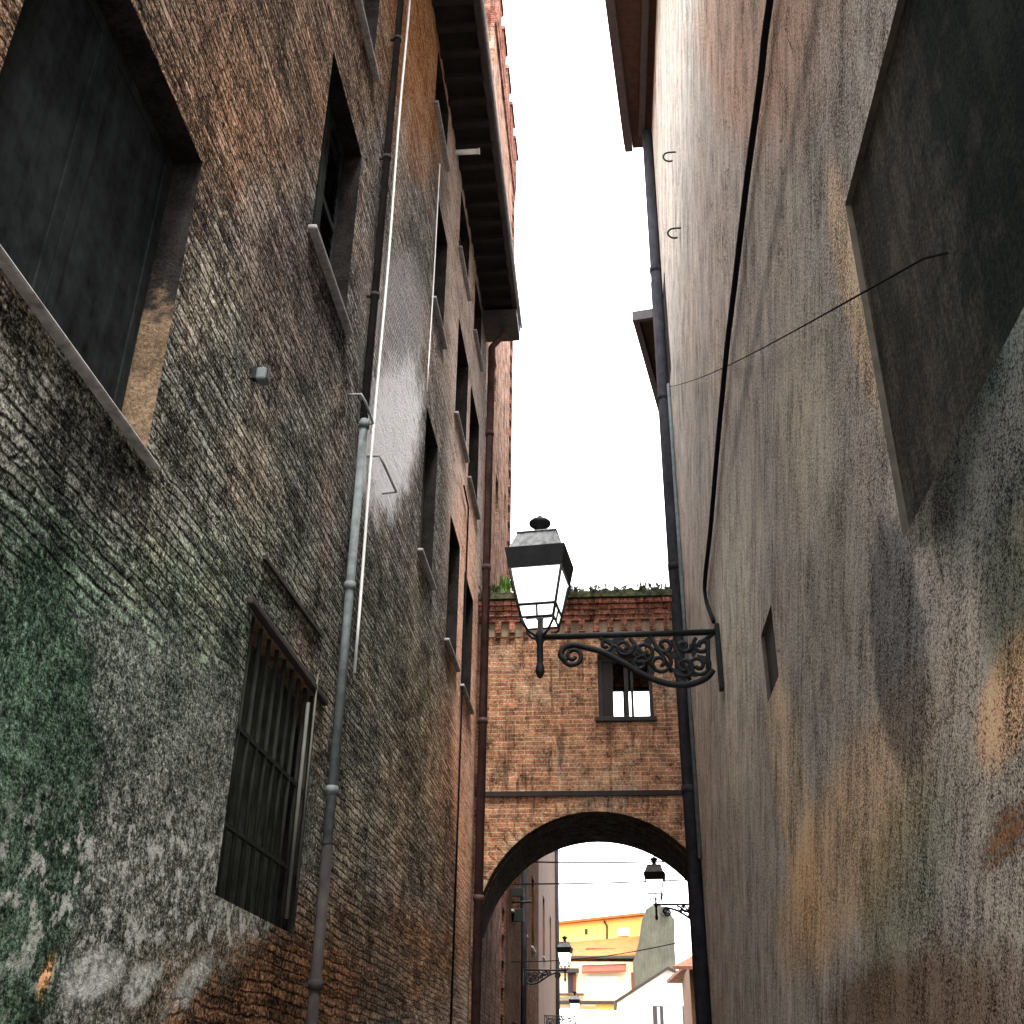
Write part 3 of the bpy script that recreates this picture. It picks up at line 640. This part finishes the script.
# plants on the bridge roof
def tuft(x, y, z, h, wd_, n, label, mat='leaf'):
    mb = MB()
    for k in range(n):
        an = rnd.uniform(0, 6.28); rr = wd_*math.sqrt(rnd.random()); hh = h*rnd.uniform(.4, 1)
        bx, by = x+.8*rr*math.cos(an*2.3), y+.3*rr*math.sin(an*2.3); tx, ty = bx+rr*rnd.uniform(-.5,1)*math.cos(an), by+.6*rr*math.sin(an)
        mid = Vector(((bx+tx)/2, (by+ty)/2, z+hh*.7)); tip = Vector((tx, ty, z+hh)); s_ = rnd.uniform(.005, .016)
        sd_ = Vector((-math.sin(an), math.cos(an), rnd.uniform(-.3, .3)))*s_
        mb.face([Vector((bx,by,z))-sd_*.3, Vector((bx,by,z))+sd_*.3, mid+sd_, tip, mid-sd_])
    return tag(mb.build('weed_tuft', MT[mat]), label, 'plant', 'weeds on the bridge roof')
zb = 8.62
tuft(-1.42, 15.82, zb, .3, .2, 110, 'bright green leafy weed on the bridge roof left of the lamp')
tuft(-1.72, 15.8, zb-.02, .17, .16, 90, 'dull green weed in the left corner of the bridge roof', 'moss')
tuft(-.55, 15.84, zb-.02, .09, .3, 120, 'low weed on the bridge roof just right of the lamp lantern', 'moss')
tuft(.1, 15.84, zb-.02, .08, .35, 120, 'low grey green weed at the middle of the bridge roof', 'moss')
tuft(.8, 15.84, zb-.02, .09, .35, 120, 'low weed near the right end of the bridge roof', 'moss')

# ------------------------------------------------------------------ tower behind the bridge
TW = thing('brick_tower', 'tall pinkish brick tower with red quoins rising behind the bridge on the left', 'tower', (-4.5, 19, 0))
TX, TY0, TY1, TZ = -1.93, 16.1, 21.4, 22.3
twins = [(17.6, 18.1, 13.6, 14.6), (18.4, 18.9, 11.2, 12.3), (17.2, 17.6, 11.4, 12.6), (20.2, 20.5, 12.2, 12.9)]
mb = MB(); wall_panel(mb, TX, TY0, TY1, 0, TZ, twins, .25, 0); shell(mb, TX, TX-5.5, TY0, TY1, 0, TZ); mb.build('wall', MT['tower'], TW)
for q in twins:
    mb = MB(); mb.box(TX-.3, TX-.251, *q); mb.build('window', MT['darkwood'], TW)
mb = MB(); z = 0
while z < TZ-.3:
    wdt = .42 if int(round(z/.22)) % 2 else .26
    mb.box(TX-.3, TX+.035, TY1-wdt, TY1+.03, z, z+.205); z += .22
mb.build('quoin', MT['red'], TW)
mb = MB(); mb.box(TX-5.6, TX+.05, TY0, TY1+.1, TZ+.002, TZ+.35); mb.build('cornice', MT['red'], TW)
for k in range(5):
    y = TY0+.25+k*1.12; mb = MB(); mb.box(TX-.35, TX+.06, y, y+.72, TZ+.352, TZ+1.5); mb.box(TX-.4, TX+.1, y-.04, y+.76, TZ+1.502, TZ+1.62)
    mb.build('merlon', MT['red'], TW)

# ------------------------------------------------------------------ houses beyond the arch
def row_house(y0, y1, h, mat, label, wins, X=XL-.02):
    t = thing('row_house', label, 'house', (X-3, (y0+y1)/2, 0))
    mb = MB(); wall_panel(mb, X, y0, y1, 0, h, wins, .2, 0); shell(mb, X, X-6, y0, y1, 0, h); mb.build('wall', mat, t)
    for q in wins: window(t, X, 1, *q, mat='shutter_b', sp=.07)
    mb = MB(); mb.box(X-6.3, X+.3, y0, y1, h+.002, h+.15); mb.build('roof', MT['tile'], t)
    return t
h1 = row_house(21.75, 31.9, 10.5, MT['brown'], 'brown rendered house beyond the arch on the left with hanging signs', [(23.0, 24.0, 4.9, 6.6), (26, 27, 4.9, 6.6), (29, 30, 4.9, 6.6), (23.4, 24.6, .2, 2.9), (27.5, 28.7, .2, 2.9)])
mb = MB(); mb.tube([(XL+.07, 25.2, .1), (XL+.07, 25.2, 10.4)], .06, 8); mb.build('downpipe', MT['greypipe'], h1)
h2 = row_house(31.95, 43, 11.2, MT['ochre'], 'ochre brown house at the far end of the left row beyond the arch', [(34, 35, 5.2, 6.9), (38, 39, 5.2, 6.9)])
mb = MB(); mb.tube([(XL+.07, 41.6, .1), (XL+.07, 41.6, 11)], .07, 8); mb.build('downpipe', MT['greypipe'], h2)
# hanging sign
sy = 23.2
t = thing('hanging_sign', 'dark double shop sign hung from an iron arm beyond the arch', 'sign', (XL, sy, 4.4))
pA = at_y(509, 888, sy); pB = at_y(527, 900, sy)
mb = MB(); mb.box(pA.x, pB.x-.06, sy-.05, sy+.05, at_y(515, 897, sy).z, pA.z); mb.build('upper_board', MT['iron'], t, .01)
mb = MB(); mb.box(pA.x, pB.x-.06, sy-.05, sy+.05, at_y(515, 922, sy).z, at_y(515, 909, sy).z); mb.build('lower_board', MT['iron'], t, .01)
za = at_y(515, 902, sy).z
mb = MB(); mb.tube([(XL-.05, sy, za), (pB.x+.1, sy, za)], .025, 8)
for x in (pA.x+.06, pB.x-.12): mb.tube([(x, sy, at_y(515, 911, sy).z), (x, sy, at_y(515, 895, sy).z)], .012, 6)
mb.build('iron_arm', MT['iron'], t)

# right building beyond the bridge, turning away to the right
az = math.radians(10.6); dv = Vector((math.sin(az), math.cos(az), 0)); nv = Vector((math.cos(az), -math.sin(az), 0))
e0 = Vector((.83, 17.8, 0)) - dv*1.4
FR = thing('corner_house', 'tall house behind the bridge on the right with dark overhanging eave', 'house', tuple(e0+dv*10+nv*3))
w0 = e0+nv*.52; HF = 15.4
mb = MB(); mb.prism([w0+dv*.35, w0+dv*26, w0+dv*26+nv*6, w0+dv*.35+nv*6], (0, 0, HF)); mb.build('wall', MT['brown'], FR)
mb = MB(); mb.prism([Vector((0,0,HF+.003))+q for q in (e0+nv*.1+dv*1.4, e0+dv*26+nv*.1, e0+dv*26+nv*1.5, e0+nv*1.5+dv*1.4)], (0, 0, .08)); ev = mb.build('eave', MT['soffit_r'], FR)
mb = MB(); mb.prism([Vector((0,0,HF-.08))+q for q in (e0+dv*1.4, e0+dv*26, e0+dv*26+nv*.12, e0+dv*1.4+nv*.12)], (0, 0, .2)); mb.build('gutter', MT['darktin'], ev)
mb = MB(); mb.prism([Vector((0,0,HF-.1))+q for q in (e0+dv*1.3, e0+dv*1.395, e0+dv*1.395+nv*1.5, e0+dv*1.3+nv*1.5)], (0, 0, .22)); mb.build('verge_board', MT['darktin'], ev)

# ------------------------------------------------------------------ street lamps
def spiral(cx, cz, r, turns, a0, sgn=1, n=26):
    return [(cx+r*(1-.8*k/n)*math.cos(a0+sgn*turns*2*math.pi*k/n), 0, cz+r*(1-.8*k/n)*math.sin(a0+sgn*turns*2*math.pi*k/n)) for k in range(n+1)]
LY = 11.4
def lp(x, y): p = at_y(x, y, LY); return Vector((p.x-XR, 0, p.z-LZ))
LZ = at_y(714, 632, LY).z
def smooth(pts, n=6):
    out = []; P = [Vector(p) for p in pts]
    for i in range(len(P)-1):
        a, b, c, d = P[max(i-1,0)], P[i], P[i+1], P[min(i+2,len(P)-1)]
        for k in range(n):
            t_ = k/n; out.append(.5*((2*b)+(c-a)*t_+(2*a-5*b+4*c-d)*t_**2+(3*b-a-3*c+d)*t_**3))
    return out+[P[-1]]
def make_lamp(label, group):
    """origin at the wall plate, the arm reaches to -x"""
    t = thing('street_lamp', label, 'street lamp', (0,0,0), group)
    lx = lp(540, 637).x; rot = math.radians(-7)
    zz = lambda z: z-LZ
    mb = MB(); mb.box(-.05, -.002, -.07, .07, lp(714,690).z, .08); mb.build('wall_plate', MT['iron'], t, .01)
    mb = MB(); mb.tube([(0,0,0),(lx,0,lp(545,637).z)], .034, 10); mb.build('arm', MT['iron'], t)
    # scrollwork below the arm
    mb = MB()
    mb.tube([(p.x,0,p.z) for p in smooth([lp(*q) for q in ((566,661),(561,655),(564,648),(573,645),(588,648),(602,652),(620,661),(640,673),(658,681),(676,685),(692,684),(706,678),(713,670))])], .036, 8)
    mb.build('lower_scroll', MT['iron'], t)
    mb = MB()
    c = lp(573,656); mb.tube(spiral(c.x, c.z, .13, 1.6, 2.2, 1), .026, 6)
    for (px, py, r, tr, a0, sg) in ((606,645,.09,1.3,3.6,1),(624,647,.11,1.3,.2,-1),(643,652,.13,1.4,4.0,1),(640,664,.08,1.2,1.5,1),(660,663,.13,1.4,1.0,-1),(664,645,.1,1.2,3.4,1),(684,667,.12,1.4,3.8,1),(698,665,.13,1.5,.5,-1),(702,645,.1,1.3,2.2,1),(684,646,.08,1.2,.2,-1)):
        c = lp(px, py); mb.tube(spiral(c.x, c.z, r, tr, a0, sg), .024, 6)
    for A, B in (((688,652),(713,634)),((600,638),(640,660)),((650,636),(672,672)),((630,638),(655,670)),((708,640),(708,676)),((672,640),(690,680))): 
        mb.tube([tuple(lp(*A)), tuple(lp(*B))], .024, 6)
    mb.build('scrollwork', MT['iron'], t)
    for (px, py) in ((618,640),(632,652),(648,642),(652,668),(672,655),(678,674),(694,650),(704,660),(612,652),(690,672)):
        c = lp(px, py); an = rnd.uniform(0, 6.28); s_ = .095; mb = MB()
        d_ = Vector((math.cos(an), 0, math.sin(an))); e_ = Vector((-math.sin(an), 0, math.cos(an)))
        mb.prism([c-d_*s_+Vector((0,-.012,0)), c+e_*s_*.5+Vector((0,-.012,0)), c+d_*s_+Vector((0,-.012,0)), c-e_*s_*.5+Vector((0,-.012,0))], (0, .024, 0)); mb.build('iron_leaf', MT['iron'], t)
    # stem and pendant
    mb = MB(); zs = zz
    mb.lathe(lx, 0, [(.002, zs(5.62)), (.03, zs(5.64)), (.052, zs(5.70)), (.045, zs(5.76)), (.03, zs(5.80)), (.036, zs(5.84)), (.034, zs(6.02)), (.05, zs(6.06)), (.05, zs(6.14)), (.032, zs(6.17)), (.03, zs(6.3)), (.045, zs(6.32)), (.02, zs(6.34))], 14)
    mb.build('stem', MT['iron'], t)
    Z0, Z1, Z2, Z3, Z4 = zs(6.28), zs(6.42), zs(6.84), zs(7.08), zs(7.31)
    a0, a1, a2, a3, a4 = .18, .21, .285, .345, .25
    c_, s_ = math.cos(rot), math.sin(rot)
    def cor(a, z, px, py): return Vector((lx+a*(px*c_-py*s_), a*(px*s_+py*c_), z))
    C4 = ((-1,-1),(1,-1),(1,1),(-1,1))
    mb = MB()
    for i in range(4):
        p, q = C4[i], C4[(i+1) % 4]
        mb.tube([cor(a0, Z0, *p), cor(a1, Z1, *p), cor(a2+.01, Z2, *p)], .017, 6)
        mb.tube([cor(a0, Z0, *p), cor(a0, Z0, *q)], .014, 6); mb.tube([cor(a1, Z1, *p), cor(a1, Z1, *q)], .017, 6)
        m_ = ((p[0]+q[0])/2, (p[1]+q[1])/2)
        mb.tube([(lx, 0, zs(6.08)), cor(a0*.6, zs(6.14), *p), cor(a0, zs(6.24), *p), cor(a0, Z0, *p)], .015, 6)
        mb.tube([cor(a0, Z0, *m_), cor(a1, Z1, *m_)], .012, 6)
    mb.build('lantern_frame', MT['iron'], t)
    for i in range(4):
        p, q = C4[i], C4[(i+1) % 4]; g_ = MB(); e = .96
        g_.face([cor(a0*e, Z0+.01, *p), cor(a0*e, Z0+.01, *q), cor(a1*e, Z1, *q), cor(a1*e, Z1, *p)]); g_.face([cor(a1*e, Z1, *p), cor(a1*e, Z1, *q), cor(a2*e, Z2, *q), cor(a2*e, Z2, *p)])
        g_.build('glass_pane', MT['opal'], t)
    mb = MB(); mb.frustum(lx, 0, Z2, a2+.02, Z3, a3, rot); mb.build('hood', MT['iron'], t, .008)
    mb = MB(); mb.frustum(lx, 0, Z3+.002, a3-.035, Z4, a4-.03, rot); mb.frustum(lx, 0, Z4+.001, a4-.01, Z4+.02, a4-.03, rot); mb.build('lantern_roof', MT['ironroof'], t, .006)
    mb = MB(); z = Z4+.02
    mb.lathe(lx, 0, [(.085, z), (.07, z+.05), (.06, z+.1), (.075, z+.13), (.125, z+.17), (.13, z+.2), (.1, z+.23), (.04, z+.25), (.02, z+.29)], 14); mb.build('finial', MT['iron'], t)
    return t
lamp = make_lamp('large black iron lantern on a scrolled bracket reaching from the right wall before the bridge', 'iron lanterns along the alley')
def place_lamp(src, mount, s, flip, label):
    o = copy_tree(src) if src else lamp
    o.location = mount; o.scale = (s, s, s); o.rotation_euler = (0, 0, math.pi if flip else 0); o['label'] = label; return o
lamp.location = (XR, LY, LZ)
lx = lp(540, 637).x
def lamp_mount(px, py, Y, s, flip, label):
    # py: pixel row of the arm
    p = at_y(px, py, Y); return place_lamp(lamp, (p.x - lx*s*(-1 if flip else 1), Y, p.z), s, flip, label)
lamp_mount(656, 904, 21.0, .56, False, 'black lantern hanging in the right side of the arch opening, bracket behind the arch')
lamp_mount(565, 970, 22.4, .41, True, 'small lantern on the left house beyond the arch, against the yellow building')
lamp_mount(575, 1016, 29.4, .38, True, 'smallest and farthest lantern at the bottom of the arch opening')

# wires across the gap beyond the arch
def wire(Y, a, b, r, label, sag=.03):
    p, q = at_y(*a, Y), at_y(*b, Y)
    cable('overhead_wire', [p+(q-p)*k/14-Vector((0,0,sag*math.sin(math.pi*k/14))) for k in range(15)], r, MT['blackcable'], label, 'wire', 'wires strung beyond the arch')
wire(22, (495,861), (690,861), .014, 'upper of the two wires across the arch opening')
wire(22.6, (495,884), (705,879), .014, 'lower of the two wires across the arch opening')
wire(23, (496,962), (690,940), .009, 'thin wire in front of the yellow building at small lantern height', .12)

# ------------------------------------------------------------------ far buildings
def poly(px, Y): return [at_y(x, y, Y) for x, y in px]
def down(px, Y, zmin=0):
    pts = poly(px, Y); a, b = pts[0], pts[-1]
    return pts + [Vector((b.x, b.y, zmin)), Vector((a.x, a.y, zmin))]
def flat(mb, x0, x1, y0, y1, Y, t=.12, mi=0):
    p, q = at_y(x0, y1, Y), at_y(x1, y0, Y); mb.box(p.x, q.x, Y-t, Y-.005, p.z, q.z, mi)
YB = thing('yellow_house', 'yellow house with orange tiled lean-to roof and red awning seen through the arch', 'house', (-4, 78, 0))
mb = MB(); mb.prism(down([(520,928),(643,915)], 75), (0, 9, 0)); mb.build('wall', MT['yellow'], YB)
mb = MB(); mb.prism(poly([(519,925.5),(644.5,912),(644.5,914.5),(519,928)], 74.6), (0, 10, 0)); mb.build('roof', MT['orange'], YB)
mb = MB(); a, b = at_y(520,949,74.9), at_y(645,938,74.9); c, d = at_y(636,957,70.8), at_y(520,962,70.8); mb.prism([a, b, c, d], (0, 0, .15))
rf = mb.build('lean_to_roof', MT['orange'], YB)
mb = MB(); q = at_y(596,951,72.6); mb.box(q.x-.6, q.x+1.2, 72.2, 72.8, q.z-.15, q.z+.12); mb.build('skylight', MT['ochre'], rf)
mb = MB(); p0 = at_y(636,959,71); mb.box(at_y(520,959,71).x, p0.x, 71, 74.9, 0, p0.z-.15); mb.build('lower_wall', MT['cream'], YB)
mb = MB(); flat(mb, 520, 637, 956.5, 958.5, 70.95, .25); mb.build('gutter', MT['darkwood'], YB)
mb = MB(); flat(mb, 618, 629, 928, 936, 75, .1); wd = mb.build('window', MT['white'], YB); mb = MB(); flat(mb, 620.5, 627, 930.5, 934.5, 74.88, .03); mb.build('pane', MT['stone'], wd)
mb = MB(); flat(mb, 585, 587.5, 929, 934.5, 75, .05); mb.build('vent_slit', MT['darkwood'], YB)
mb = MB(); mb.tube([tuple(at_y(x, y, 74.88)) for x, y in ((604,921),(607,926),(607,944))], .06, 6); mb.build('downpipe', MT['shutter_b'], YB)
mb = MB(); a, b = at_y(582,967,71), at_y(626,965.5,71); mb.prism([a, b, b+Vector((0,-.7,-.42)), a+Vector((0,-.7,-.42))], (0, 0, .1)); mb.build('awning', MT['awning'], YB)
mb = MB(); flat(mb, 568, 576, 973, 993, 71, .1); wd = mb.build('window', MT['darkwood'], YB)
mb = MB(); flat(mb, 573.2, 576, 974, 992, 70.88, .05); mb.build('shutter', MT['awning'], wd)
mb = MB(); flat(mb, 553, 579, 969, 973, 70.9, .5); mb.build('window_canopy', MT['shutter_b'], YB)
mb = MB(); flat(mb, 552, 584, 994, 995.5, 70.9, .6); mb.build('balcony', MT['ochre'], YB)
mb = MB(); flat(mb, 586, 618, 976, 1000, 71, .04); mb.build('loggia_panel', MT['white'], YB)
mb = MB(); flat(mb, 553, 640, 1002, 1004.2, 70.9, .7); mb.build('ledge', MT['shutter_b'], YB)
mb = MB(); flat(mb, 596, 640, 1004.5, 1012, 70.95, .4); mb.build('yellow_band', MT['yellow'], YB)
mb = MB(); flat(mb, 631.5, 637.5, 973, 990, 70.9, .3); tag(mb.build('brick_pier', MT['awning']), 'small red brick pier between the yellow house and the white gable', 'pier')
GG = thing('grey_house', 'grey green weathered windowless gable rising between the yellow and white houses', 'house', (5, 73, 0))
mb = MB(); mb.prism(down([(633,962),(639,942),(642,920),(646,909),(655,903.5),(667,908),(672,916),(675,920),(675,950)], 70.5), (0, 6, 0)); mb.build('wall', MT['greygable'], GG)
mb = MB(); p = at_y(665, 911, 70.4); mb.tube([(p.x, 70.3, p.z), (p.x, 70.49, p.z)], .28, 10); mb.build('vent_hole', MT['darkwood'], GG)
WH = thing('white_house', 'white gabled house with dark roof edge at the bottom right of the arch opening', 'house', (5, 63, 0))
mb = MB(); mb.prism(down([(617,1001),(668,969),(725,995)], 60), (0, 8, 0)); mb.build('wall', MT['white'], WH)
mb = MB(); mb.prism(poly([(614,1001),(668,966.5),(668,969.2),(616,1003.2)], 59.7), (0, 8.4, 0)); mb.prism(poly([(668.1,966.5),(728,994),(728,997),(668.1,969.2)], 59.7), (0, 8.4, 0)); mb.build('roof', MT['shutter_b'], WH)
for x0_, x1_ in ((653.5, 663), (683.5, 690)):
    mb = MB(); flat(mb, x0_, x1_, 1006, 1029, 60, .1); wd = mb.build('window', MT['darkwood'], WH)
    mb = MB(); m_ = (x0_+x1_)/2; flat(mb, m_-.4, m_+1.4, 1007, 1028, 59.89, .03); mb.build('pane', MT['stone'], wd)
OP = thing('ochre_house', 'ochre plastered house corner with a small tiled roof at the right edge of the arch', 'house', (3.5, 47, 0))
mb = MB(); mb.prism(down([(689,966),(740,966)], 45), (0, 5, 0)); mb.build('wall', MT['ochre'], OP)
mb = MB(); a = at_y(673,966,44.6); b = at_y(697,953,45.5); c = at_y(745,953,45.5); d = at_y(745,966,44.6)
mb.prism([a, b, c, d], (0, 0, -.12)); mb.prism([a+Vector((0,5.6,0)), b, c, d+Vector((0,5.6,0))], (0,0,-.12)); mb.build('roof', MT['tile'], OP)
mb = MB(); mb.tube([(at_y(699.5,970,44.9).x, 44.9, 0), tuple(at_y(699.5,968,44.9))], .06, 8); mb.build('downpipe', MT['greypipe'], OP)
SH = thing('low_shed', 'low pale roofed outbuilding at the very bottom of the arch opening', 'shed', (-.5, 56, 0))
mb = MB(); mb.prism(down([(545,1022),(645,1024)], 54), (0, 5, 0)); mb.build('wall', MT['cream'], SH)
mb = MB(); mb.prism([at_y(543,1023,53.8), at_y(652,1025,53.8), at_y(634,1013.5,58), at_y(543,1010.5,58)], (0, 0, .1)); mb.build('roof', MT['white'], SH)
